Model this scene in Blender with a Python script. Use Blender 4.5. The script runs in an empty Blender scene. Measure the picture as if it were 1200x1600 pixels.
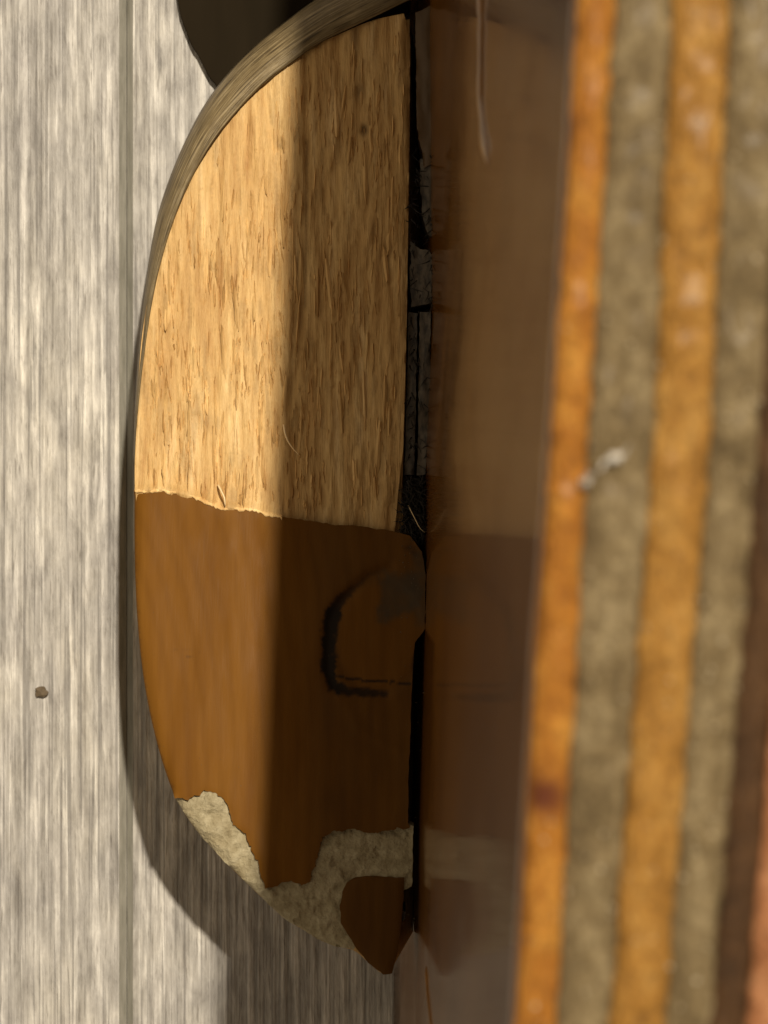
import bpy, bmesh, math, random
import numpy as np
from mathutils import Vector
from mathutils.geometry import delaunay_2d_cdt

random.seed(7)
rng = np.random.default_rng(7)
sc = bpy.context.scene
COL = sc.collection
MM = 0.001

# ------------------------------------------------------------------ camera
ZC = 130.0                      # camera height above the floor (mm)
K = 0.0375 / 110.0              # photo pixel -> tangent of the view angle
cam_d = bpy.data.cameras.new("camera")
cam = bpy.data.objects.new("camera", cam_d)
COL.objects.link(cam)
cam.location = (0, 0, ZC * MM)
cam.rotation_euler = (0, 0, 0)
cam_d.sensor_fit = 'VERTICAL'
cam_d.sensor_height = 24.0
cam_d.sensor_width = 18.0
cam_d.lens = 24.0 / (1600 * K)
cam_d.clip_start = 0.002
cam_d.clip_end = 20
cam_d.dof.use_dof = True
cam_d.dof.focus_distance = 117 * MM
cam_d.dof.aperture_fstop = 56
sc.camera = cam

# ------------------------------------------------------------------ light
w = bpy.data.worlds.new("World")
sc.world = w
w.use_nodes = True
bg = w.node_tree.nodes["Background"]
bg.inputs[0].default_value = (1.0, 0.80, 0.55, 1)
bg.inputs[1].default_value = 0.34

LS = (0.192, 0.40)              # slope of the lamp's rays (x, y per unit of height)
ld = bpy.data.lights.new("ceiling_lamp", 'SPOT')
lo = bpy.data.objects.new("ceiling_lamp", ld)
COL.objects.link(lo)
lo.location = (LS[0] * 0.75, LS[1] * 0.75, 0.75)
lo.rotation_euler = Vector((-LS[0], -LS[1], -1)).to_track_quat('-Z', 'Y').to_euler()
ld.energy = 37
ld.color = (1.0, 0.88, 0.70)
ld.shadow_soft_size = 0.0085
ld.spot_size = math.radians(60)
ld.spot_blend = 1.0

vs = sc.view_settings
vs.view_transform = 'Standard'
vs.look = 'None'
vs.exposure = 0
vs.gamma = 1

# ------------------------------------------------------------------ helpers
def P(px, py, z):
    """photo pixel + height above the floor (mm) -> point in metres"""
    d = ZC - z
    return ((px - 600) * K * d * MM, (800 - py) * K * d * MM, z * MM)

def link(name, me, mat, parent=None, **props):
    o = bpy.data.objects.new(name, me)
    COL.objects.link(o)
    if mat is not None:
        me.materials.append(mat)
    if parent is not None:
        o.parent = parent
    for k, v in props.items():
        o[k] = v
    return o

def mesh(name, verts, faces, smooth=True):
    me = bpy.data.meshes.new(name)
    me.from_pydata([tuple(v) for v in verts], [], [tuple(int(i) for i in f) for f in faces])
    bm = bmesh.new(); bm.from_mesh(me)
    bmesh.ops.recalc_face_normals(bm, faces=bm.faces)
    bm.to_mesh(me); bm.free()
    me.update()
    if smooth:
        me.polygons.foreach_set("use_smooth", [True] * len(me.polygons))
    return me

def lerp_ext(x, xs, ys):
    """piecewise linear with linear extrapolation"""
    x = np.asarray(x, float); xs = np.asarray(xs, float); ys = np.asarray(ys, float)
    y = np.interp(x, xs, ys)
    s0 = (ys[-1] - ys[0]) / (xs[-1] - xs[0])
    y = np.where(x < xs[0], ys[0] + (x - xs[0]) * s0, y)
    return np.where(x > xs[-1], ys[-1] + (x - xs[-1]) * s0, y)

def _hash(ix, iy, seed):
    h = (ix.astype(np.int64) * 374761393 + iy.astype(np.int64) * 668265263 + seed * 1442695041) & 0xffffffff
    h = ((h ^ (h >> 13)) * 1274126177) & 0xffffffff
    return ((h ^ (h >> 16)) & 0xffff) / 65535.0

def vnoise(x, y, seed=0):
    x = np.asarray(x, float); y = np.asarray(y, float)
    ix = np.floor(x); iy = np.floor(y); fx = x - ix; fy = y - iy
    fx = fx * fx * (3 - 2 * fx); fy = fy * fy * (3 - 2 * fy)
    a = _hash(ix, iy, seed); b = _hash(ix + 1, iy, seed); c = _hash(ix, iy + 1, seed); d = _hash(ix + 1, iy + 1, seed)
    return (a * (1 - fx) + b * fx) * (1 - fy) + (c * (1 - fx) + d * fx) * fy

def fbm(x, y, seed=0, n=4):
    s = 0; a = .5; t = 0
    for i in range(n):
        s = s + a * vnoise(x, y, seed + i * 17); t += a; a *= .5; x = x * 2.03 + 5.1; y = y * 2.03 + 1.7
    return s / t

def sstep(a, b, x):
    t = np.clip((x - a) / (b - a), 0, 1)
    return t * t * (3 - 2 * t)

def seg_dist(px, py, pts):
    """distance to a polyline and the fraction along it"""
    best = np.full(px.shape, 1e9); frac = np.zeros(px.shape)
    pts = np.asarray(pts, float); n = len(pts) - 1
    for i in range(n):
        a, b = pts[i], pts[i + 1]; ab = b - a
        t = np.clip(((px - a[0]) * ab[0] + (py - a[1]) * ab[1]) / (ab @ ab), 0, 1)
        d = np.hypot(px - a[0] - t * ab[0], py - a[1] - t * ab[1])
        m = d < best
        best = np.where(m, d, best); frac = np.where(m, (i + t) / n, frac)
    return best, frac

def resample(pts, step, jit=0.0, closed=False, seed=1):
    pts = [np.array(p, float) for p in pts]
    if closed: pts = pts + [pts[0]]
    out = []
    for a, b in zip(pts[:-1], pts[1:]):
        n = max(1, int(np.hypot(*(b - a)) / step))
        for i in range(n):
            out.append(a + (b - a) * i / n)
    if not closed: out.append(pts[-1])
    out = np.array(out)
    if jit:
        r = np.random.default_rng(seed)
        out = out + np.stack([(fbm(np.arange(len(out)) * .55, np.zeros(len(out)) + 3.3, seed) - .5) * 2 * jit,
                              (fbm(np.arange(len(out)) * .55, np.zeros(len(out)) + 9.3, seed + 5) - .5) * 2 * jit], 1)
        out += r.normal(0, jit * .12, out.shape)
    return out

def smooth_poly(pts, it=2):
    """Chaikin rounding of an open polyline"""
    p = np.array(pts, float)
    for _ in range(it):
        q = np.empty((2 * (len(p) - 1), 2)); q[0::2] = .75 * p[:-1] + .25 * p[1:]; q[1::2] = .25 * p[:-1] + .75 * p[1:]
        p = np.vstack([p[:1], q, p[-1:]])
    return p

def layer(outline, zfun, thick, step, attrs=None, seed=3):
    """flat layer of wood or finish over a pixel outline: triangulated top with relief, plus side walls down by thick"""
    ol = np.asarray(outline, float)
    x0, y0 = ol.min(0); x1, y1 = ol.max(0)
    gx, gy = np.meshgrid(np.arange(x0 + step, x1, step), np.arange(y0 + step, y1, step))
    gx = gx + (np.arange(gx.shape[0]) % 2)[:, None] * step * .5
    r = np.random.default_rng(seed)
    gx = (gx + r.normal(0, step * .13, gx.shape)).ravel(); gy = (gy + r.normal(0, step * .13, gy.shape)).ravel()
    ins = np.zeros(gx.shape, bool); n = len(ol)
    for i in range(n):
        xa, ya = ol[i]; xb, yb = ol[(i + 1) % n]
        c = (ya > gy) != (yb > gy)
        ins ^= c & (gx < (xb - xa) * (gy - ya) / ((yb - ya) if yb != ya else 1e-9) + xa)
    d, _ = seg_dist(gx, gy, np.vstack([ol, ol[:1]]))
    keep = ins & (d > step * .45)
    pts = np.vstack([ol, np.stack([gx[keep], gy[keep]], 1)])
    vo, eo, fo, *_ = delaunay_2d_cdt([Vector(p) for p in pts], [], [list(range(n))], 1, 1e-4)
    v2 = np.array([(v.x, v.y) for v in vo]); F = [tuple(f) for f in fo]
    z = zfun(v2[:, 0], v2[:, 1])
    V = [P(a, b, c) for (a, b), c in zip(v2, z)]
    cnt = {}
    for f in F:
        for i in range(len(f)):
            e = (f[i], f[(i + 1) % len(f)]); k2 = (min(e), max(e)); cnt.setdefault(k2, []).append(e)
    low = {}
    for k2, l in cnt.items():
        if len(l) == 1:
            a, b = l[0]
            for q in (a, b):
                if q not in low:
                    low[q] = len(V); V.append((V[q][0], V[q][1], V[q][2] - thick * MM))
            F.append((b, a, low[a], low[b]))
    me = mesh("layer", V, F)
    me.set_sharp_from_angle(angle=math.radians(58))
    lowinv = {v: k for k, v in low.items()}
    for nm, fn in (attrs or {}).items():
        val = fn(v2[:, 0], v2[:, 1])
        at = me.attributes.new(nm, 'FLOAT', 'POINT')
        arr = np.zeros(len(me.vertices), np.float32)
        arr[:len(v2)] = val
        for k_, q in lowinv.items(): arr[k_] = val[q]
        at.data.foreach_set("value", arr)
    return me

# ------------------------------------------------------------------ materials
class M:
    def __init__(s, name):
        s.m = bpy.data.materials.new(name); s.m.use_nodes = True
        s.t = s.m.node_tree; s.b = s.t.nodes["Principled BSDF"]
        s.co = s.t.nodes.new("ShaderNodeTexCoord")
    def n(s, t): return s.t.nodes.new(t)
    def l(s, a, b): s.t.links.new(a, b)
    def mapped(s, scale, loc=(0, 0, 0), rot=(0, 0, 0)):
        mp = s.n("ShaderNodeMapping"); mp.inputs['Scale'].default_value = scale
        mp.inputs['Location'].default_value = loc; mp.inputs['Rotation'].default_value = rot
        s.l(s.co.outputs['Object'], mp.inputs[0]); return mp.outputs[0]
    def noise(s, scale, detail=4, rough=.55, dist=0.0, loc=(0, 0, 0), rot=(0, 0, 0)):
        t = s.n("ShaderNodeTexNoise"); t.inputs['Scale'].default_value = 1
        t.inputs['Detail'].default_value = detail; t.inputs['Roughness'].default_value = rough
        t.inputs['Distortion'].default_value = dist
        s.l(s.mapped(scale, loc, rot), t.inputs['Vector']); return t.outputs[0]
    def ramp(s, fac, stops):
        r = s.n("ShaderNodeValToRGB"); e = r.color_ramp.elements
        while len(e) < len(stops): e.new(.5)
        for el, (p, c) in zip(e, stops):
            el.position = p; el.color = (c if isinstance(c, tuple) else (c, c, c)) + (1,)
        s.l(fac, r.inputs[0]); return r.outputs[0]
    def mix(s, fac, a, b, mode='MIX'):
        x = s.n("ShaderNodeMix"); x.data_type = 'RGBA'; x.blend_type = mode
        for sock, v in ((x.inputs[0], fac), (x.inputs[6], a), (x.inputs[7], b)):
            if hasattr(v, 'is_output'): s.l(v, sock)
            elif isinstance(v, tuple): sock.default_value = v + (1,)
            else: sock.default_value = v
        return x.outputs[2]
    def math(s, op, a, b=0.0):
        x = s.n("ShaderNodeMath"); x.operation = op
        for sock, v in ((x.inputs[0], a), (x.inputs[1], b)):
            if hasattr(v, 'is_output'): s.l(v, sock)
            else: sock.default_value = v
        return x.outputs[0]
    def attr(s, name):
        a = s.n("ShaderNodeAttribute"); a.attribute_name = name; return a.outputs['Fac']
    def bump(s, h, dist, strength=1.0):
        b = s.n("ShaderNodeBump"); b.inputs['Distance'].default_value = dist * MM; b.inputs['Strength'].default_value = strength
        s.l(h, b.inputs['Height']); s.l(b.outputs[0], s.b.inputs['Normal']); return b
    def color(s, c):
        if isinstance(c, tuple): s.b.inputs['Base Color'].default_value = c + (1,)
        else: s.l(c, s.b.inputs['Base Color'])
    def set(s, **kw):
        for k, v in kw.items():
            s.b.inputs[k.replace('_', ' ')].default_value = v

def mm(x, y, z): return (x * 1000, y * 1000, z * 1000)     # cycles per mm

# floor planks: grey limed oak print
def floor_mat(name, off):
    f = M(name)
    # embossed grain: long parallel ridges, broken up by shorter mottling
    r1 = f.noise(mm(1.15, .025, .2), 3, .6, .0, loc=(off, 0, 0))
    r2 = f.noise(mm(2.5, .06, .3), 3, .6, .0, loc=(off + 9, 3, 0))
    mot = f.noise(mm(1.7, .32, .5), 4, .65, .3, loc=(off + 5, 1, 0))
    big = f.noise(mm(.16, .05, .1), 3, .55, .3, loc=(off + 3, 8, 0))
    blot = f.noise(mm(.5, .28, .3), 4, .6, .5, loc=(off + 1, 2, 0))
    ridge = f.math('ADD', f.math('MULTIPLY', r1, .5), f.math('MULTIPLY', r2, .5))
    ridge = f.math('ADD', f.math('MULTIPLY', ridge, .68), f.math('MULTIPLY', mot, .32))
    c = f.ramp(ridge, [(.37, (.18, .166, .148)), (.45, (.315, .298, .27)), (.52, (.43, .41, .375)), (.60, (.64, .615, .565)), (.68, (.76, .73, .67))])
    c = f.mix(.75, c, f.ramp(big, [(.33, (.80, .80, .82)), (.5, (1.05, 1.05, 1.05)), (.66, (1.25, 1.24, 1.2))]), 'MULTIPLY')
    c = f.mix(.7, c, f.ramp(blot, [(.30, (.72, .71, .72)), (.5, (1, 1, 1)), (.70, (1.16, 1.15, 1.12))]), 'MULTIPLY')
    lines = f.noise(mm(2.8, .03, .3), 2, .5, 0, loc=(off + 14, 6, 0))
    c = f.mix(f.ramp(lines, [(.36, .55), (.42, 0.0)]), c, (.14, .13, .12))
    lines2 = f.noise(mm(5.5, .07, .3), 2, .5, 0, loc=(off + 24, 2, 0))
    c = f.mix(f.ramp(lines2, [(.35, .5), (.41, 0.0)]), c, (.15, .14, .13))
    c = f.mix(1.0, c, (.97, .985, 1.02), 'MULTIPLY')
    pores = f.noise(mm(5, .45, .5), 2, .5, loc=(off, 5, 0))
    c = f.mix(f.ramp(pores, [(.63, 0.0), (.72, .6)]), c, (.15, .135, .12))
    for (px, py, rad, st, amt) in ((252, 88, .55, .28, .55), (60, 560, .9, .2, .35), (150, 730, 1.1, .25, .3), (90, 1180, .8, .2, .3)):
        q = P(px, py, 0)
        mp = f.n("ShaderNodeMapping"); mp.vector_type = 'TEXTURE'; mp.inputs['Location'].default_value = q
        mp.inputs['Scale'].default_value = (rad * MM, rad / st * MM, 1)
        f.l(f.co.outputs['Object'], mp.inputs[0])
        ln = f.n("ShaderNodeVectorMath"); ln.operation = 'LENGTH'; f.l(mp.outputs[0], ln.inputs[0])
        k_ = f.math('MULTIPLY', f.ramp(ln.outputs['Value'], [(.2, amt), (1.0, 0.0)]), f.ramp(mot, [(.35, 1.0), (.62, .1)]))
        c = f.mix(k_, c, (.09, .085, .085))
    f.color(c)
    f.set(Roughness=.55, Specular_IOR_Level=.3)
    f.bump(ridge, .55, 1.0)
    return f.m
m_bevel = M("groove_bevel"); m_bevel.set(Roughness=.5)
m_bevel.color(m_bevel.mix(m_bevel.ramp(m_bevel.noise(mm(2.5, .22, .5), 5, .7), [(.35, 0.0), (.65, 1.0)]), (.17, .165, .138), (.28, .27, .235)))

# bare torn spruce
mr = M("bare_wood")
gA = mr.noise(mm(1.3, .11, .5), 5, .6, .05)
gB = mr.noise(mm(4.6, .42, .6), 4, .6, .05, loc=(4, 2, 0))
gC = mr.noise(mm(.22, .07, .2), 3, .5, .3, loc=(2, 7, 0))
c = mr.ramp(gA, [(.28, (.44, .255, .09)), (.42, (.52, .33, .128)), (.55, (.59, .395, .165)), (.72, (.69, .50, .25))])
c = mr.mix(.7, c, mr.ramp(gB, [(.3, (.76, .68, .60)), (.5, (1, 1, 1)), (.68, (1.16, 1.18, 1.22))]), 'MULTIPLY')
c = mr.mix(.55, c, mr.ramp(gC, [(.35, (.86, .77, .66)), (.6, (1.08, 1.08, 1.08))]), 'MULTIPLY')
c = mr.mix(1.0, c, mr.ramp(mr.math('ADD', mr.attr("tone"), .5), [(0.0, (.62, .5, .38)), (.5, (1, 1, 1)), (1.0, (1.3, 1.34, 1.42))]), 'MULTIPLY')
c = mr.mix(mr.math('MULTIPLY', mr.attr("stain_shade"), .9), c, (.035, .016, .006))
mr.color(c); mr.set(Roughness=.62, Specular_IOR_Level=.35)
mr.bump(mr.mix(.5, gB, mr.noise(mm(10, .9, 1), 3, .6)), .16, 1.0)

# amber brown finish on the heel
mc = M("amber_finish")
a1 = mc.noise(mm(.5, .07, .2), 4, .55, .6, rot=(0, 0, .12))
a2 = mc.noise(mm(2.6, .22, .4), 3, .6, .3, rot=(0, 0, .12))
c = mc.ramp(a1, [(.3, (.128, .052, .0065)), (.5, (.145, .061, .008)), (.7, (.165, .072, .011))])
c = mc.mix(.22, c, mc.ramp(a2, [(.3, (.74, .70, .64)), (.6, (1.1, 1.1, 1.1))]), 'MULTIPLY')
wv_ = mc.n("ShaderNodeTexWave"); wv_.wave_type = 'RINGS'; wv_.rings_direction = 'Z'
wv_.inputs['Scale'].default_value = 1.0; wv_.inputs['Distortion'].default_value = 3.5; wv_.inputs['Detail'].default_value = 3; wv_.inputs['Detail Scale'].default_value = .8
mc.l(mc.mapped(mm(.34, .13, .0), loc=(6.5, 2.2, 0)), wv_.inputs['Vector'])
c = mc.mix(.18, c, mc.ramp(wv_.outputs['Fac'], [(0.0, (.70, .66, .60)), (.6, (1.08, 1.08, 1.06)), (1.0, (1.14, 1.14, 1.12))]), 'MULTIPLY')
scr = mc.noise(mm(12, .25, 1), 2, .5, 0, loc=(3, 1, 0), rot=(0, 0, .3))
c = mc.mix(mc.ramp(scr, [(.72, 0.0), (.78, .10)]), c, (.26, .13, .035))
c = mc.mix(mc.attr("stain_shade"), c, (.017, .0125, .009))
c = mc.mix(mc.attr("smear"), c, (.050, .045, .034))
mc.color(c); mc.set(Roughness=.46, Specular_IOR_Level=.06)
mc.l(mc.ramp(mc.noise(mm(.9, .3, .5), 4), [(.35, .36), (.65, .60)]), mc.b.inputs['Roughness'])
mc.bump(mc.mix(.6, a2, mc.noise(mm(9, .8, 2), 2, .5)), .014, .7)

# pale ground under the finish
mp_ = M("pale_ground")
b1 = mp_.noise(mm(1.0, .8, .8), 5, .65)
b2 = mp_.noise(mm(4, 4, 4), 3, .6)
c = mp_.ramp(b1, [(.25, (.17, .135, .072)), (.42, (.285, .24, .145)), (.55, (.335, .29, .185)), (.72, (.44, .39, .265))])
c = mp_.mix(.5, c, mp_.ramp(b2, [(.3, (.72, .7, .65)), (.6, (1.1, 1.1, 1.1))]), 'MULTIPLY')
mp_.color(c); mp_.set(Roughness=.7, Specular_IOR_Level=.3)
mp_.bump(b2, .14, 1.0)

# worn olive rim, grain runs along it
mrim = M("worn_rim")
at = mrim.n("ShaderNodeAttribute"); at.attribute_name = "along"
cx = mrim.n("ShaderNodeMapping"); cx.inputs['Scale'].default_value = (2.6, 20, 1)
mrim.l(at.outputs['Vector'], cx.inputs[0])
tn = mrim.n("ShaderNodeTexNoise"); tn.inputs['Scale'].default_value = 1; tn.inputs['Detail'].default_value = 7
mrim.l(cx.outputs[0], tn.inputs['Vector'])
c = mrim.ramp(tn.outputs[0], [(.32, (.045, .030, .013)), (.42, (.13, .094, .043)), (.55, (.205, .155, .078)), (.68, (.31, .245, .14))])
c = mrim.mix(.5, c, mrim.ramp(mrim.noise(mm(1.2, 1.2, 1.2), 4), [(.35, (.65, .62, .58)), (.6, (1.05, 1.05, 1.05))]), 'MULTIPLY')
mrim.color(c); mrim.set(Roughness=.5, Specular_IOR_Level=.3); mrim.bump(tn.outputs[0], .12, .9)

# glossy side of the instrument
ms = M("lacquered_side")
s1 = ms.noise(mm(.25, .05, .12), 4, .55, .5)
c = ms.ramp(s1, [(.3, (.105, .036, .003)), (.5, (.140, .052, .0042)), (.7, (.185, .072, .006))])
ms.color(c); ms.set(Roughness=.45, Coat_Weight=.82, Coat_Roughness=.085, Coat_IOR=1.38, Specular_IOR_Level=.1)
ms.bump(ms.noise(mm(.18, .30, .07), 3, .5), .03, .5)
ms.l(ms.ramp(ms.noise(mm(.6, .25, .15), 4, .6), [(.35, .05), (.65, .12)]), ms.b.inputs['Coat Roughness'])

def strip_mat(name, cols, rough, spark, knot=None):
    s = M(name)
    n1 = s.noise(mm(1.4, .7, .8), 5, .65, .3)
    n2 = s.noise(mm(5.0, 4.0, 3), 4, .7)
    n3 = s.noise(mm(.9, 3.2, 1), 3, .6, .4, loc=(4, 4, 4))
    c = s.ramp(n1, [(.3, cols[0]), (.5, cols[1]), (.68, cols[2])])
    c = s.mix(.8, c, s.ramp(n2, [(.34, (.5, .46, .40)), (.5, (1, 1, 1)), (.64, (1.3, 1.3, 1.3))]), 'MULTIPLY')
    c = s.mix(s.ramp(n3, [(.64, 0.0), (.72, .45)]), c, (.035, .026, .014))
    if knot:
        vd = s.n("ShaderNodeVectorMath"); vd.operation = 'DISTANCE'; s.l(s.co.outputs['Object'], vd.inputs[0]); vd.inputs[1].default_value = knot
        d = s.math('MULTIPLY', vd.outputs['Value'], 1000 / 1.5)
        d = s.math('ADD', d, s.math('MULTIPLY', n1, .8))
        c = s.mix(s.ramp(d, [(.5, .95), (1.1, 0.0)]), c, (.085, .018, .005))
    s.color(c); s.set(Roughness=rough, Coat_Weight=spark, Coat_Roughness=.26, Specular_IOR_Level=.25)
    s.bump(n2, .2, .9)
    return s
m_or = strip_mat("orange_strip", [(.23, .082, .007), (.32, .128, .014), (.42, .20, .032)], .55, .08, P(850, 1245, 78)).m
m_or2 = strip_mat("ochre_strip", [(.19, .088, .013), (.28, .137, .024), (.38, .21, .052)], .6, .06).m
m_tan = strip_mat("tan_strip", [(.092, .064, .029), (.155, .113, .055), (.25, .195, .108)], .65, .05).m
m_dk = strip_mat("dark_strip", [(.035, .016, .005), (.060, .028, .009), (.085, .042, .016)], .6, .05).m
m_sal = strip_mat("salmon_back", [(.22, .085, .030), (.32, .135, .055), (.42, .21, .10)], .5, .2).m

m_shade = M("dark_shade"); m_shade.set(Roughness=.95, Specular_IOR_Level=.05)  # near-black colour standing in for cast shade
m_shade.color(m_shade.mix(m_shade.noise(mm(.8, .1, .5), 4), (.012, .009, .005), (.022, .016, .009)))
m_slv = M("grey_sliver"); m_slv.set(Roughness=.5)
m_slv.color(m_slv.mix(m_slv.ramp(m_slv.noise(mm(3, 1.1, 1), 5, .7), [(.38, 0.0), (.6, 1.0)]), (.022, .016, .010), (.105, .082, .056)))
m_fil = M("joint_glue"); m_fil.set(Roughness=.5)
m_fil.color(m_fil.mix(m_fil.noise(mm(2, .3, 1), 4), (.070, .040, .017), (.13, .08, .036)))
m_dust = M("dust"); m_dust.color((.018, .014, .010)); m_dust.set(Roughness=.9)
m_hair = M("fibre"); m_hair.color((.80, .62, .36)); m_hair.set(Roughness=.5)
m_crumb = M("crumb"); m_crumb.color(m_crumb.mix(m_crumb.noise(mm(3, 3, 3), 3), (.04, .028, .017), (.20, .15, .09))); m_crumb.set(Roughness=.8)
m_run = M("lacquer_run"); m_run.color(m_run.mix(m_run.noise(mm(2, .6, 1), 4), (.12, .045, .004), (.30, .14, .025))); m_run.set(Roughness=.3)
m_grit = M("pale_grit"); m_grit.color((.50, .43, .30)); m_grit.set(Roughness=.5)
m_flake = M("flake"); m_flake.color((.46, .43, .38)); m_flake.set(Roughness=.35)

# ------------------------------------------------------------------ floor
floor = bpy.data.objects.new("floor", None)
COL.objects.link(floor); floor["kind"] = "structure"
gx_px = 197.0
GX = P(gx_px, 800, 0)[0] / MM          # groove position in mm
PWID = 92.0; BEV = .48; BD = .36
def plank(x0, x1, mat):
    y0, y1 = -260, 260
    V = []; F = []
    prof = [(x0 + .02, -4), (x0 + .02, -BD), (x0 + BEV, 0), (x1 - BEV, 0), (x1 - .02, -BD), (x1 - .02, -4)]
    ys = (y0, y1)
    for y in ys:
        for x, z in prof: V.append((x * MM, y * MM, z * MM))
    n = len(prof)
    for i in range(n - 1): F.append((i, i + 1, n + i + 1, n + i))
    F.append((0, n, 2 * n - 1, n - 1)); F.append(tuple(range(n))); F.append(tuple(range(n, 2 * n)))
    me = mesh("plank", V, F, False)
    o = link("floor_plank", me, mat, floor)
    me.materials.append(m_bevel.m)
    for p in me.polygons:
        if abs(p.normal.z) > .3 and abs(p.normal.x) > .3: p.material_index = 1
    return o
fm = [floor_mat("grey_plank", 0), floor_mat("grey_plank_b", 41)]
for i in range(-2, 3):
    plank(GX + i * PWID, GX + (i + 1) * PWID, fm[i % 2])
b = mesh("under", [(x * MM, y * MM, -4.0 * MM - d * MM) for d in (0, 3) for x, y in ((-300, -260), (300, -260), (300, 260), (-300, 260))],
         [(0, 1, 2, 3), (4, 5, 6, 7), (0, 1, 5, 4), (1, 2, 6, 5), (2, 3, 7, 6), (3, 0, 4, 7)], False)
link("subfloor", b, m_dust.m, floor)

# ------------------------------------------------------------------ the instrument
inst = bpy.data.objects.new("guitar", None)
COL.objects.link(inst)
inst["label"] = "amber lacquered guitar with broken chipped heel and striped binding, lying on grey planks"
inst["category"] = "guitar"

ZE = 78.0                       # height of the body's edge
ZB = 15.0
def zf(py): return 9.5 + 9.0 * (np.asarray(py, float) / 1520.0)      # heel face, slightly tilted

e_y = [0, 200, 400, 600, 800, 1000, 1150, 1300, 1450, 1600]
e_x = [900, 890, 877, 865, 851, 835, 828, 819, 811, 803]
b_y = [-100, 0, 500, 700, 860, 1000, 1300, 1600, 1700]
b_x = [692, 690, 683, 671, 667, 663, 653, 650, 649]
ke = K * (ZC - ZE); kb = K * (ZC - ZB)
def Xe(Y): return (lerp_ext(800 - np.asarray(Y) / ke, e_y, e_x) - 600) * ke
def Xb(Y): return (lerp_ext(800 - np.asarray(Y) / kb, b_y, b_x) - 600) * kb
def wallx(Y, z): 
    a, b_ = Xb(Y), Xe(Y)
    return a + (b_ - a) * (z - ZB) / (ZE - ZB) - 1.15 * (np.clip(ZB - z, 0, ZB) / ZB) ** 1.3

# side wall with the body behind it
Ys = np.concatenate([np.linspace(-110, -36, 10), np.linspace(-34, 34, 60), np.linspace(36, 110, 10)])
zs = [0, 4, 8, 12, 15, 18, 21, 24, 30, 38, 46, 54, 60, 66, 72, ZE - 3, ZE - 2, ZE - 1, ZE - .5]
V = []; F = []
ncol = len(zs) + 3
for Y in Ys:
    for z in zs: V.append((wallx(Y, z) * MM, Y * MM, z * MM))
    xe = float(wallx(Y, ZE - .5))
    V.append(((xe + .12) * MM, Y * MM, (ZE - .25) * MM)); V.append(((xe + .5) * MM, Y * MM, (ZE - .3) * MM))
    V.append(((float(wallx(Y, 0)) + 3) * MM, Y * MM, 0))
for i in range(len(Ys) - 1):
    for j in range(ncol):
        a = i * ncol + j; b_ = i * ncol + (j + 1) % ncol
        F.append((a, b_, b_ + ncol, a + ncol))
F.append(tuple(range(ncol))); F.append(tuple(range((len(Ys) - 1) * ncol, len(Ys) * ncol)))
side = link("side", mesh("side", V, F), ms.m, inst)

# ends and rear of the body box
body_w = 85.0
V = []
for Y in (-110, 110):
    xb = float(wallx(Y, 0)) + 3.2; xe = float(wallx(Y, ZE - 1)) + .6
    for x, z in ((xb, .0), (xe, ZE - 1.6), (xe + body_w, ZE - 1.6), (xe + body_w, 0)): V.append((x * MM, Y * MM, z * MM))
F = [(0, 1, 2, 3), (4, 5, 6, 7), (1, 2, 6, 5), (2, 3, 7, 6), (0, 3, 7, 4), (0, 1, 5, 4)]
link("body_shell", mesh("body", V, F, False), ms.m, inst)

# binding strips along the edge of the back, and the back itself
eY = [0, 700, 1600]
eL = [[905, 862, 808], [962, 919, 870], [1052, 1021, 955], [1143, 1110, 1040], [1240, 1187, 1112], [1300, 1240, 1170], [6000, 6000, 6000]]
def edge_x(k, Y): return float((lerp_ext(800 - Y / ke, eY, eL[k]) - 600) * ke)
mats = [m_or, m_tan, m_or2, m_tan, m_dk]
def strip(k0, mat, name, ztop, seed, grain, rim=.18, label=None):
    ys = np.linspace(-110, 110, 90); ys = np.concatenate([ys[ys < -20], np.linspace(-20, 20, 240), ys[ys > 20]])
    us = np.array([0, 0, .04, .12, .25, .4, .55, .7, .82, .93, 1, 1]) if k0 < 5 else np.concatenate([[0, 0], np.linspace(.0005, .03, 18), [.2, .5, 1, 1]])
    V = []; F = []; n = len(us)
    for Y in ys:
        wob0 = (fbm(np.array([Y * 1.6]), np.array([seed * 3.1]), seed, 5)[0] - .5) * .22
        wob1 = (fbm(np.array([Y * 1.6]), np.array([(seed + 5) * 3.1]), seed + 5, 5)[0] - .5) * .22
        a = edge_x(k0, Y) + wob0 + .015; b_ = edge_x(k0 + 1, Y) + wob1 - .015
        x = a + (b_ - a) * us
        zz = ZE + ztop + (fbm(x * 1.6, np.full(n, Y * .9), seed, 4) - .5) * grain
        edge = np.minimum(x - a, b_ - x)
        zz = zz - rim * (1 - sstep(0, .28, edge))
        zz[0] = zz[-1] = ZE - 1.5
        for q in range(n): V.append((x[q] * MM, Y * MM, zz[q] * MM))
    m = len(ys)
    for i in range(m - 1):
        for j in range(n):
            j2 = (j + 1) % n
            F.append((i * n + j, i * n + j2, (i + 1) * n + j2, (i + 1) * n + j))
    F.append(tuple(range(n))); F.append(tuple(range((m - 1) * n, m * n)))
    o = link(name, mesh(name, V, F), mat, inst)
    if label: o["label"] = label
    return o
labs = ["narrow bright orange binding strip along the body edge", None, "wide ochre binding strip between two tan ones", None, "thin dark brown binding strip"]
for i in range(5):
    strip(i, mats[i], "binding_strip", [.05, .0, .10, .02, -.05][i], 11 + i * 5, [.25, .4, .3, .4, .2][i], label=labs[i])
strip(5, m_sal, "back", .05, 71, .25)

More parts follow.
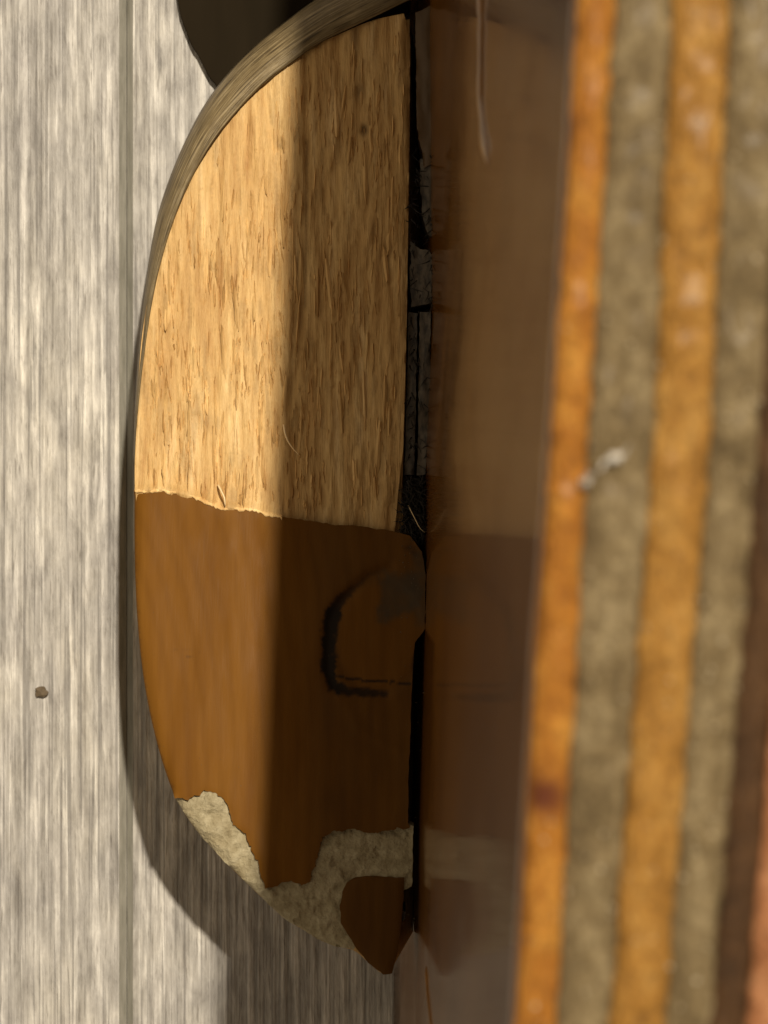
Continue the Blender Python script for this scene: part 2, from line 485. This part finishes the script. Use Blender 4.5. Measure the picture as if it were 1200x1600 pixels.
# ---- heel: core block
D_in = [(640, 30), (590, 40), (540, 62), (500, 80), (460, 108), (430, 130), (385, 175), (350, 212), (310, 270), (277, 340), (252, 420),
        (234, 505), (223, 600), (214, 690), (210, 765), (210, 850), (212, 930), (217, 1000), (224, 1060), (235, 1120), (250, 1180), (272, 1245),
        (300, 1290), (340, 1335), (380, 1375), (415, 1408), (445, 1437), (470, 1450), (500, 1470), (530, 1480), (555, 1484), (578, 1507), (598, 1523), (610, 1520)]
Dp = smooth_poly(D_in, 2)
core_px = [tuple(p) for p in Dp] + [(618, 1490), (622, 1380), (636, 1280), (640, 1060), (645, 900), (628, 780), (634, 600), (638, 300)]
cp = resample(core_px, 14, closed=True)
cen = np.array([640, 800.0])
V = []; F = []; n = len(cp)
lev = [(0.75, 1.0), (2.5, .995), (6, .93), (10, .84), (14, .74)]
for dz, s in lev:
    for x, y in cp:
        q = cen + (np.array([x, y]) - cen) * s
        z = zf(y) - dz
        pz = P(q[0], q[1], z)
        X = min(pz[0] / MM, float(wallx(pz[1] / MM, z)) - .05)
        if x > 612 and dz >= 5: X = float(wallx(pz[1] / MM, z)) - .04
        V.append((X * MM, pz[1], pz[2]))
for l in range(len(lev) - 1):
    for i in range(n):
        F.append((l * n + i, l * n + (i + 1) % n, (l + 1) * n + (i + 1) % n, (l + 1) * n + i))
F.append(tuple(range(n))); F.append(tuple(range((len(lev) - 1) * n, len(lev) * n)))
heel_me = mesh("heel", V, F)
heel = link("heel", heel_me, mr.m, inst)
heel["label"] = "broken heel, half bare wood and half amber finish"

# ---- bare torn wood on the upper part
inner = [(p[0] - 9, p[1] - 9) if p[1] < 560 else (p[0] - 9 * (760 - p[1]) / 200 if p[1] < 760 else p[0], p[1]) for p in Dp if p[1] < 775]
cap_top = [(210, 765), (225, 767), (250, 764), (275, 768), (300, 775), (325, 785), (345, 795), (360, 793), (380, 794), (400, 796), (415, 802),
           (440, 807), (470, 812), (510, 818), (550, 822), (590, 826), (622, 832)]
captop_r = resample(cap_top, 5, 3.0, seed=21)
raw_px = list(inner) + [(213, 785)] + [(x, y + 16) for x, y in cap_top[1:]] + [(616, 846), (622, 770), (630, 700), (636, 480), (640, 200), (641, 60)]
raw_o = resample(raw_px, 6, closed=True)
def raw_relief(x, y):
    f1 = fbm(x / 13.0 + .25 * fbm(x / 60, y / 90, 4), y / 110.0, 31, 4)
    f2 = vnoise(x / 5.0, y / 34.0, 77)
    # torn flakes: terraces with sharp lower ends
    t = fbm(x / 26.0, y / 120.0, 51, 3) * 5
    fl = np.floor(t) + sstep(.0, .22, t - np.floor(t))
    t2 = fbm(x / 11.0, y / 55.0, 61, 3) * 6
    fl2 = np.floor(t2) + sstep(.0, .3, t2 - np.floor(t2))
    return (f1 - .5) * .22 + (f2 - .5) * .05 + (fl - 2.5) * .085 + (fl2 - 3) * .05
def raw_z(x, y):
    z = zf(y) + raw_relief(x, y)
    d, fr = seg_dist(x, y, cap_top)
    lip = np.exp(-np.clip(d - 2, 0, 99) / 9.0) * sstep(470, 380, x)
    z = z * (1 - lip * .0) + lip * .42
    # long split beside the old joint and a nick
    ds, _ = seg_dist(x, y, [(478, 60), (480, 330), (476, 420), (470, 560), (450, 640)])
    z -= .16 * np.exp(-(ds / 5.0) ** 2)
    ds, _ = seg_dist(x, y, [(432, 340), (436, 560)]); z -= .14 * np.exp(-(ds / 3.0) ** 2)
    for cx_, cy_, r, a in ((437, 226, 7, .3), (569, 203, 6, .3), (562, 150, 10, .2)):
        z -= a * np.exp(-(np.hypot(x - cx_, (y - cy_) * .7) / r) ** 2)
    edge = np.clip((641 - x) / 16, 0, 1)
    return z - .25 * (1 - edge) ** 2
def raw_stain(x, y):
    s = np.zeros_like(x)
    for cx_, cy_, r, a, k_ in ((569, 203, 6, 1, .7), (562, 143, 9, .55, .6), (555, 60, 7, .5, .25), (437, 228, 5, .5, .8), (330, 420, 9, .25, .5), (322, 655, 10, .3, .6), (255, 640, 16, .22, .5)):
        s = np.maximum(s, a * np.exp(-(np.hypot(x - cx_, (y - cy_) * k_) / r) ** 2))
    ds, _ = seg_dist(x, y, [(479, 220), (478, 420), (476, 480)]); s = np.maximum(s, .45 * np.exp(-(ds / 2.5) ** 2))
    dark = sstep(.60, .74, fbm(x / 8, y / 60, 91, 3)); s = np.maximum(s, .22 * dark)
    # dirt worked into the wood along the joint and above the broken edge
    d, _ = seg_dist(x, y, [(470, 818), (620, 838)])
    s = np.maximum(s, .55 * np.exp(-d / 22) * (.4 + fbm(x / 7, y / 40, 8)))
    s = np.maximum(s, .5 * sstep(618, 640, x) * fbm(x / 9, y / 50, 12))
    return np.clip(s, 0, 1)
raw_me = layer(raw_o, raw_z, 1.6, 3.6, {"stain_shade": raw_stain})
# torn fibres standing up from it
V = []; F = []; TN = []; ST = []
poly = np.array(raw_o)
def inside_poly(x, y, ol):
    c_ = False; n_ = len(ol)
    for i in range(n_):
        xa, ya = ol[i]; xb, yb = ol[(i + 1) % n_]
        if (ya > y) != (yb > y) and x < (xb - xa) * (y - ya) / (yb - ya) + xa: c_ = not c_
    return c_
NC = 5200
cxs = rng.uniform(212, 636, NC); cys = rng.uniform(50, 812, NC); crn = rng.random(NC)
czs = raw_z(cxs, cys); cde = .02 + 1.5 * sstep(.38, .68, fbm(cxs / 38, cys / 75, 88, 3)) * (1 - .45 * sstep(440, 500, cxs))
made = 0
for x, y, zr, rn, dens in zip(cxs, cys, czs, crn, cde):
    if made >= 700: break
    if rn > dens or not inside_poly(x - 20, y, poly) or not inside_poly(x + 8, y - 40, poly) or not inside_poly(x, y + 10, poly): continue
    big_ = rng.random() < .14
    L = rng.uniform(30, 95) if big_ else rng.uniform(9, 42); wd = rng.uniform(4.0, 10) if big_ else rng.uniform(1.4, 4.6)
    up = -1 if rng.random() < .7 else 1                      # which end is torn loose
    lift = rng.uniform(.06, .20) if big_ else rng.uniform(.02, .12)
    skew = rng.normal(0, .02); tone = float(np.clip(rng.normal(.14, .2), -.3, .5)); nrow = 5
    if up * L + y > 808 or not inside_poly(x - 10, y + up * L - 12, poly): continue
    o0 = len(V)
    for k_ in range(nrow):
        t = k_ / (nrow - 1); yy = y + up * L * t; xc = x + skew * L * t * 3 + rng.normal(0, .35)
        w_ = wd * (1 - .25 * t) * (.25 if k_ == 0 else 1) * (.55 if k_ == nrow - 1 else 1)
        for e_, hh in ((-.5, -.05), (0, .045), (.5, -.05)):
            ye = yy + (up * rng.uniform(-5, 4) if k_ == nrow - 1 else 0)
            V.append(P(xc + e_ * w_, ye, zr + float(zf(ye) - zf(y)) + hh + lift * t ** 1.4 + .01)); TN.append(tone); ST.append(max(0, rng.normal(-.1, .1)))
    for k_ in range(nrow - 1):
        for e_ in range(2):
            a_ = o0 + k_ * 3 + e_; F.append((a_, a_ + 1, a_ + 4, a_ + 3))
    made += 1
fme = bpy.data.meshes.new("fibres"); fme.from_pydata(V, [], F); fme.update()
for nm, arr in (("tone", TN), ("stain_shade", ST)):
    a_ = fme.attributes.new(nm, 'FLOAT', 'POINT'); a_.data.foreach_set("value", np.array(arr, np.float32))
fo = link("torn_fibres", fme, mr.m, heel); fo["kind"] = "stuff"
o = link("bare_wood_face", raw_me, mr.m, heel); o["label"] = "rough torn bare wood where the cap has broken away"

# ---- amber finish cap
Cpts = [(608, 886), (578, 898), (548, 922), (524, 948), (515, 972), (513, 1010), (514, 1050), (521, 1073), (545, 1080), (602, 1084)]
chip_edge = [(640, 1294), (620, 1295), (600, 1300), (580, 1301), (565, 1298), (545, 1297), (520, 1301), (503, 1308), (499, 1325), (495, 1342), (488, 1360),
             (484, 1378), (470, 1383), (455, 1377), (440, 1380), (425, 1387), (415, 1389), (408, 1375), (402, 1345), (392, 1330), (386, 1306), (366, 1290),
             (360, 1268), (350, 1250), (335, 1239), (318, 1236), (308, 1243), (290, 1249), (272, 1245)]
chip_r = resample(chip_edge, 3.2, 4.6, seed=33)
leftside = [p for p in Dp if 770 < p[1] < 1240][::-1]
right_e = resample([(640, 838), (660, 862), (665, 900), (664, 982), (648, 1004), (644, 1060), (641, 1150), (638, 1230), (637, 1286)], 6, 1.5, seed=5)
cap_o = np.vstack([captop_r, right_e, chip_r, resample(leftside, 7)])
def seg_chip(x, y):
    d1, _ = seg_dist(x, y, chip_edge); return d1
def cap_stain_shade(x, y):
    d, fr = seg_dist(x, y, Cpts)
    wv = 10 * np.interp(fr, [0, .2, .36, .6, .8, 1], [.35, .5, 1.25, 1.2, 1.0, .55]) * (.45 + 1.1 * fbm(x / 8, y / 8, 3, 5))
    s = sstep(wv + 3, wv - 3, d) * np.interp(fr, [0, .2, .35, .6, .8, 1], [.35, .7, 1, 1, 1, .85])
    dl, _ = seg_dist(x, y, [(530, 1058), (568, 1063), (600, 1065), (640, 1068)])
    s = np.maximum(s, sstep(2.6, 1.0, dl) * .9)
    # darker towards the joint
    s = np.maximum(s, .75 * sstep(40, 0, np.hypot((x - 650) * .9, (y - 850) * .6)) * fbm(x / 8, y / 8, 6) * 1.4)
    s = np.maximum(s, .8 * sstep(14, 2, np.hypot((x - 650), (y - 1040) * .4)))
    # painted shade: finish darkened on the side the body's shadow covers
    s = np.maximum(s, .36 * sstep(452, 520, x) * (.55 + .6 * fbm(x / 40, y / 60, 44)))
    s = np.maximum(s, .35 * sstep(.62, .75, fbm(x / 30, y / 4, 19)) * np.exp(-(np.hypot((x - 285) / 45, (y - 1022) / 5)) ** 2) * 2)
    inside = sstep(70, 55, np.hypot((x - 590), (y - 995) * .75))
    s = np.where(s < .5, s * (1 - .75 * inside), s)
    return np.clip(s, 0, 1)
def cap_smear(x, y):
    x0_, y0_ = x, y; x = x + (fbm(x0_ / 10, y0_ / 10, 71) - .5) * 22; y = y + (fbm(x0_ / 10, y0_ / 10, 72) - .5) * 22
    a = sstep(588, 602, x + (y - 930) * .05) * sstep(668, 655, x) * sstep(885, 905, y) * sstep(980, 962, y + (x - 597) * .35)
    b_ = .55 * sstep(640, 655, x) * sstep(850, 870, y) * sstep(985, 960, y)
    return np.clip(np.maximum(a * (.6 + .5 * fbm(x / 14, y / 14, 2)), b_), 0, 1) * .8
def cap_z(x, y):
    z = zf(y) + .46 + (fbm(x / 60, y / 160, 15, 3) - .5) * .12
    d, fr = seg_dist(x, y, Cpts)
    z -= .22 * np.exp(-(d / 8) ** 2)
    dl, _ = seg_dist(x, y, [(530, 1058), (568, 1063), (640, 1068)]); z -= .10 * np.exp(-(dl / 2.5) ** 2)
    # the plug itself is sunk a little
    z -= .10 * sstep(78, 66, np.hypot((x - 590), (y - 995) * .78))
    dd, _ = seg_dist(x, y, [(532, 1085), (560, 1140), (640, 1180)]); z += .05 * np.exp(-(dd / 9) ** 2)
    de, _ = seg_dist(x, y, leftside); z -= .34 * np.exp(-de / 7.0)
    dt, _ = seg_dist(x, y, cap_top); z -= .06 * np.exp(-dt / 6.0)
    dc = seg_chip(x, y); z -= .05 * np.exp(-dc / 4.0)
    return z
cap_me = layer(cap_o, cap_z, 1.0, 3.8, {"stain_shade": cap_stain_shade, "smear": cap_smear})
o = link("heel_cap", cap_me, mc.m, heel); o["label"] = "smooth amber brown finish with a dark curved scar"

# ---- splintered pale lip along the broken edge of the cap
lp = resample([p for p in cap_top if p[0] <= 440], 3.0)
nl = len(lp); V = []; F = []; TN = []
hgt = (9 + 9 * fbm(np.arange(nl) * .35, np.zeros(nl), 64, 4)) * np.interp(lp[:, 0], [210, 240, 300, 350, 420, 440], [1.25, 1.1, .75, .95, .55, .3])
crest = (fbm(np.arange(nl) * .8, np.zeros(nl) + 4, 65, 4) - .5)
for i, (x, y) in enumerate(lp):
    dn = 1.5 + 13 * max(0, crest[i]) + 2.0 * rng.random()
    for yy, zz in ((y - hgt[i], -.12), (y - hgt[i] * .45, .16 + .2 * crest[i]), (y - 1 + dn * .4, .50 + .22 * max(0, crest[i])), (y + dn, .49), (y + dn + .5, .1)):
        V.append(P(x + .5, yy, float(zf(yy)) + zz)); TN.append(.46 + .3 * crest[i])
for i in range(nl - 1):
    for k_ in range(4): F.append((i * 5 + k_, i * 5 + k_ + 1, i * 5 + 6 + k_, i * 5 + 5 + k_))
lme = mesh("lip", V, F)
a_ = lme.attributes.new("tone", 'FLOAT', 'POINT'); a_.data.foreach_set("value", np.array(TN, np.float32))
o = link("splintered_lip", lme, mr.m, heel); o["label"] = "bright splintered edge where the bare wood meets the amber finish"

# ---- pale ground showing in the chip
bot = [p for p in Dp if p[1] > 1225]
pale_px = [tuple(p) for p in bot if p[1] < 1486] + [(560, 1470), (575, 1400), (622, 1395), (644, 1385), (646, 1290), (600, 1280), (500, 1285), (470, 1360), (420, 1368), (400, 1300), (350, 1225), (300, 1228), (268, 1228)]
pale_o = resample(pale_px, 5, 1.8, closed=True, seed=8)
def pale_z(x, y):
    z = zf(y) + .10 + (fbm(x / 9, y / 14, 23, 5) - .5) * .24 + .12 * sstep(.5, .56, fbm(x / 24, y / 18, 29, 3))
    d, _ = seg_dist(x, y, bot); z -= .5 * np.exp(-d / 9.0)
    z += .28 * np.exp(-(np.hypot(x - 335, y - 1250) / 14) ** 2)
    return z
o = link("chipped_patch", layer(pale_o, pale_z, 1.4, 3.2), mp_.m, heel); o["label"] = "pale chalky ground bared along a jagged chip"

# ---- the separate flap of finish below the chip
frag = [(631, 1372), (600, 1370), (575, 1369), (555, 1372), (541, 1379), (535, 1395), (531, 1420), (533, 1443), (541, 1456), (550, 1470), (556, 1482),
        (575, 1504), (598, 1523), (612, 1521), (621, 1492), (627, 1440), (631, 1400)]
frag_o = resample(frag, 5, 1.8, closed=True, seed=14)
def frag_z(x, y):
    d, _ = seg_dist(x, y, frag + [frag[0]])
    return zf(y) + .42 - .12 * np.exp(-d / 5) + (fbm(x / 40, y / 60, 9, 2) - .5) * .08
def zero(x, y): return np.zeros_like(x)
def fst(x, y): return np.full_like(x, .40)
o = link("finish_flap", layer(frag_o, frag_z, 1.6, 5.0, {"stain_shade": fst, "smear": zero}), mc.m, heel); o["label"] = "leftover flap of dark amber finish at the heel's tip"

# ---- worn rim round the upper edge
outer = [(720, -100), (640, -70), (560, -35), (495, 0), (450, 33), (390, 80), (350, 124), (315, 172), (280, 242), (250, 322), (235, 392), (224, 475), (215, 570), (210, 650), (209, 715)]
inn = [(724, -40), (680, -18), (635, 2), (590, 24), (500, 66), (460, 95), (410, 131), (350, 196), (310, 256), (275, 331), (250, 411), (233, 497), (221, 590), (213, 670), (211, 718)]
N = 110
def arc(pl):
    p = smooth_poly(pl, 3); s = np.concatenate([[0], np.cumsum(np.hypot(*np.diff(p, axis=0).T))]); t = np.linspace(0, s[-1], N)
    return np.stack([np.interp(t, s, p[:, 0]), np.interp(t, s, p[:, 1])], 1), t
po, _ = arc(outer); pi_, tt = arc(inn)
V = []; F = []; A = []
secs = [(-.05, -7.0), (0, -2.4), (.10, -1.0), (.28, -.2), (.5, .30), (.72, .50), (.92, .52), (1.0, .36), (1.0, -.8)]
ns = len(secs)
for i in range(N):
    taper = min(1, (N - 1 - i) / 35.0)
    for k_, (u, dz) in enumerate(secs):
        q = po[i] * (1 - u) + pi_[i] * u
        dzz = dz * (.35 + .65 * taper) if dz > -2 else dz
        dzz += (fbm(np.array([tt[i] / 25]), np.array([u * 4.0]), 3)[0] - .5) * .14 * taper
        p = P(q[0], q[1], float(zf(max(q[1], -100))) + dzz)
        V.append((min(p[0] / MM, float(wallx(p[1] / MM, p[2] / MM)) + .2) * MM, p[1], p[2])); A.append((tt[i] / 200.0, u, 0))
for i in range(N - 1):
    for k_ in range(ns):
        k2 = (k_ + 1) % ns
        F.append((i * ns + k_, i * ns + k2, (i + 1) * ns + k2, (i + 1) * ns + k_))
F.append(tuple(range(ns))); F.append(tuple(range((N - 1) * ns, N * ns)))
rim_me = mesh("rim", V, F)
at_ = rim_me.attributes.new("along", 'FLOAT_VECTOR', 'POINT')
at_.data.foreach_set("vector", np.array(A, np.float32).ravel())
o = link("rim", rim_me, mrim.m, heel); o["label"] = "worn olive tan rim curving round the bare wood"

# ---- slivers of wood left in the open joint
def sliver(px, dz, mat, name, jit=1.2, seed=1, lab=None):
    ol = resample(px, 5, jit, closed=True, seed=seed)
    o = link(name, layer(ol, lambda x, y: zf(y) - dz + (fbm(x / 6, y / 50, seed, 3) - .5) * .25, 3.0, 5.0), mat, heel)
    if lab: o["label"] = lab
sliver([(649, 20), (688, 0), (692, 120), (688, 195), (684, 250), (663, 262), (652, 200), (650, 120)], .35, m_fil.m, "joint_sliver", 2.2, seed=41)
sliver([(656, 250), (684, 238), (682, 330), (678, 372), (668, 366), (660, 330)], .55, m_slv.m, "joint_sliver", 3.0, seed=42)
sliver([(641, 375), (655, 388), (670, 392), (676, 405), (674, 472), (655, 478), (643, 480), (641, 430)], .55, m_slv.m, "joint_sliver", 2.6, seed=43)
sliver([(656, 487), (673, 487), (672, 600), (665, 742), (652, 742), (654, 620)], .4, m_slv.m, "joint_sliver", 1.6, seed=44)
sliver([(638, 488), (652, 490), (650, 620), (647, 742), (632, 742), (636, 600)], .75, m_slv.m, "joint_sliver", 1.6, seed=45)
sliver([(628, 1428), (634, 1424), (633, 1436), (628, 1440)], .3, m_slv.m, "joint_sliver", .5, seed=46)

# ---- dark stub added in place of cast shade beyond the heel
slab = smooth_poly([(276, -260), (272, -60), (280, 20), (300, 75), (345, 150), (420, 175), (520, 140), (600, 60), (660, 0), (680, -260)], 2)
so = resample([tuple(p) for p in slab], 8, 3.0, closed=True, seed=77)
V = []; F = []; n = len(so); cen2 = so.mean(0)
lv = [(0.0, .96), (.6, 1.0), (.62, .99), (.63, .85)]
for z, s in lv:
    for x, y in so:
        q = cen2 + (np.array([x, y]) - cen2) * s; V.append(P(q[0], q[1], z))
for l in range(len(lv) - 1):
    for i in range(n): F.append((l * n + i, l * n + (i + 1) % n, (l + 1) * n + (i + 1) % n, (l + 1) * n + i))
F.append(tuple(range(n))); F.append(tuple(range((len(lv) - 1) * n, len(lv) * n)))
o = link("shade_slab", mesh("slab", V, F), m_shade.m, inst); o["label"] = "dark rounded stand-in for shade, a thin stub under the heel"

# ---- lacquer runs on the side
def wallpt(px, py):
    lo_, hi = 0.0, ZE
    for _ in range(40):
        z = (lo_ + hi) / 2; p = P(px, py, z)
        if p[0] / MM > float(wallx(p[1] / MM, z)): lo_ = z      # ray still right of the wall: the wall point lies higher
        else: hi = z
    return np.array(P(px, py, z))
def run(pts, rad, name):
    C = np.array([wallpt(*p) for p in resample(pts, 10)]); n = len(C); V = []; F = []
    for i, cpt in enumerate(C):
        r = np.interp(i / (n - 1), [0, .5, .85, .95, 1], [rad * .9, rad * .75, rad * .7, rad * .8, rad * .2])
        r *= .8 + .4 * vnoise(np.array([i * .6]), np.array([1.0]), 5)[0]
        for k_ in range(10):
            a = k_ / 10 * 2 * math.pi
            V.append((cpt[0] + math.cos(a) * r * .5 * MM, cpt[1] + math.sin(a) * r * .25 * MM, cpt[2] + math.sin(a) * r * 2.2 * MM))
    for i in range(n - 1):
        for k_ in range(10): F.append((i * 10 + k_, i * 10 + (k_ + 1) % 10, (i + 1) * 10 + (k_ + 1) % 10, (i + 1) * 10 + k_))
    F.append(tuple(range(10))); F.append(tuple(range((n - 1) * 10, n * 10)))
    link(name, mesh(name, V, F), m_run.m, side)
run([(752, -60), (752, 60), (751, 160), (755, 210), (763, 258)], .5, "lacquer_run")
run([(676, 1680), (674, 1600), (668, 1545), (666, 1510)], .30, "lacquer_run")

# ------------------------------------------------------------------ small loose things
def tube(pts3, r):
    V = []; F = []; n = len(pts3); k6 = 5
    for i, p in enumerate(pts3):
        rr = r * (1 - .75 * (i / (n - 1)) ** 2)
        for k_ in range(k6):
            a = k_ / k6 * 2 * math.pi; V.append((p[0] + math.cos(a) * rr * MM, p[1] + math.sin(a) * rr * .7 * MM, p[2] + math.sin(a) * rr * MM))
    for i in range(n - 1):
        for k_ in range(k6): F.append((i * k6 + k_, i * k6 + (k_ + 1) % k6, (i + 1) * k6 + (k_ + 1) % k6, (i + 1) * k6 + k_))
    F.append(tuple(range(k6))); F.append(tuple(range((n - 1) * k6, n * k6)))
    return V, F
def fibre(name, px, dz, r, mat, label, cat):
    pl = smooth_poly(px, 2)
    t = np.linspace(0, 1, len(pl))
    pts = [P(x, y, float(zf(y)) + .10 + dz * math.sin(u * math.pi * .8)) for (x, y), u in zip(pl, t)]
    V, F = tube(pts, r)
    link(name, mesh(name, V, F), mat, None, label=label, category=cat)
fibre("wood_splinter", [(443, 664), (446, 682), (455, 698), (468, 712)], .7, .07, m_hair.m, "thin pale curled splinter lifting off the bare wood", "splinter")
fibre("wood_shaving", [(341, 758), (346, 768), (351, 778), (352, 792)], .8, .08, m_hair.m, "tiny pale shaving standing on the broken edge above the amber finish", "shaving")

# clump of dark lint in the joint
V = []; F = []
for i in range(420):
    x = 628 + rng.random() * 34; y = 750 + rng.random() * 92
    if x < 634 and y < 780: continue
    z = float(zf(y)) - .9 + rng.random() * 1.3
    a = rng.random() * 6.28; L = 5 + rng.random() * 13; cv = rng.normal(0, 4)
    pts = [P(x + math.cos(a) * L * t - math.sin(a) * cv * t * t, y + math.sin(a) * L * t + math.cos(a) * cv * t * t, z + rng.normal(0, .08)) for t in (0, .33, .66, 1)]
    v, f = tube(pts, .035 + rng.random() * .03); off = len(V); V += v; F += [tuple(q + off for q in ff) for ff in f]
for i in range(190):                                                # stray fibres along the rest of the seam
    y = rng.uniform(230, 760); x = rng.choice([643, 652, 672, 678]) + rng.normal(0, 4); z = float(zf(y)) - .7 + rng.random() * .7
    a = rng.normal(1.57, .7); L = 4 + rng.random() * 16; cv = rng.normal(0, 4)
    pts = [P(x + math.cos(a) * L * t - math.sin(a) * cv * t * t, y + math.sin(a) * L * t + math.cos(a) * cv * t * t, z + rng.normal(0, .05)) for t in (0, .33, .66, 1)]
    v, f = tube(pts, .02 + rng.random() * .04); off = len(V); V += v; F += [tuple(q + off for q in ff) for ff in f]
lint = link("lint", mesh("lint", V, F), m_dust.m, None, label="black fuzzy clump of lint stuck in the joint between heel and side", category="lint")
fibre("hair", [(638, 790), (648, 810), (656, 826), (664, 832)], .7, .028, m_hair.m, "fine pale hair lying across the black lint", "hair")

def crumb(px, py, z, r, sq, mat, name, label, cat, seed):
    me = bpy.data.meshes.new(name); bm = bmesh.new(); bmesh.ops.create_icosphere(bm, subdivisions=2, radius=r * MM)
    rr = np.random.default_rng(seed)
    for v in bm.verts:
        v.co *= .65 + .7 * rr.random(); v.co.x *= sq[0]; v.co.y *= sq[1]; v.co.z *= sq[2]
    zmin = min(v.co.z for v in bm.verts)
    for v in bm.verts: v.co.z -= zmin
    bm.to_mesh(me); bm.free()
    o = link(name, me, mat, None, label=label, category=cat); o.location = P(px, py, z)
    return o
crumb(66, 1080, 0, .42, (1.1, .8, .6), m_crumb.m, "crumb", "small dark brown crumb lying on the pale grey plank", "crumb", 4)
for x, y, L, wd, ang, lab in ((962, 716, 62, 15, .62, "long white glinting flake of lifted finish on the tan binding strip"),
                              (915, 752, 26, 13, .5, "short white flake of lifted finish where tan and orange binding strips meet")):
    V = []; F = []; nn = 14
    for i in range(nn):
        t = i / (nn - 1) - .5; cxp = x + math.cos(ang) * L * t + rng.normal(0, 2.0); cyp = y - math.sin(ang) * L * t + rng.normal(0, 3.5)
        w_ = wd * (1 - (2 * abs(t)) ** 3) * rng.uniform(.1, 1.25) + .8
        for sgn in (-1, 1):
            for zz in (.02, .12 + .10 * rng.random()):
                V.append(P(cxp + sgn * math.sin(ang) * w_ * .5, cyp + sgn * math.cos(ang) * w_ * .5, ZE + .12 + zz))
    for i in range(nn - 1):
        a = i * 4; b_ = a + 4
        F += [(a + 1, a + 3, b_ + 3, b_ + 1), (a, a + 1, b_ + 1, b_), (a + 2, a + 3, b_ + 3, b_ + 2), (a, a + 2, b_ + 2, b_)]
    F += [(0, 1, 3, 2), (nn * 4 - 4, nn * 4 - 3, nn * 4 - 1, nn * 4 - 2)]
    link("finish_flake", mesh("flake", V, F), m_flake.m, None, label=lab, category="flake", group="white flakes on the binding")

def grit(name, spots, mat, parent, seed):
    """tiny loose specks too small to pick apart, one object"""
    rr = np.random.default_rng(seed); V = []; F = []
    for (px, py, z, r_) in spots:
        c0 = np.array(P(px, py, z)); o0 = len(V)
        for d in ((1, 0, 0), (-1, 0, 0), (0, 1, 0), (0, -1, 0), (0, 0, 1), (0, 0, -1)):
            V.append(tuple(c0 + np.array(d) * r_ * MM * rr.uniform(.5, 1.3)))
        for f_ in ((0, 2, 4), (2, 1, 4), (1, 3, 4), (3, 0, 4), (2, 0, 5), (1, 2, 5), (3, 1, 5), (0, 3, 5)): F.append(tuple(o0 + q for q in f_))
    o = link(name, mesh(name, V, F, False), mat, parent); o["kind"] = "stuff"
sp = []
for i in range(150):
    t = rng.random() ** .8; py = t * 1600; k_ = rng.choice([1, 3, 3, 2, 0], p=[.28, .27, .2, .17, .08])
    a = np.interp(py, eY, eL[k_]); b_ = np.interp(py, eY, eL[k_ + 1])
    sp.append((a + (b_ - a) * rng.random(), py, ZE + .12, rng.uniform(.02, .075)))
grit("pale_grit", sp, m_grit.m, inst, 5)
sp = []
for i in range(70):
    py = rng.uniform(1000, 1480) if rng.random() < .5 else rng.uniform(840, 1000); px = 640 + rng.normal(0, 9)
    sp.append((px, py, float(zf(py)) + .47, rng.uniform(.015, .05)))
for i in range(60):
    py = rng.uniform(860, 1230); px = rng.uniform(240, 620)
    sp.append((px, py, float(zf(py)) + .47, rng.uniform(.012, .03)))
grit("dirt_specks", sp, m_crumb.m, heel, 6)
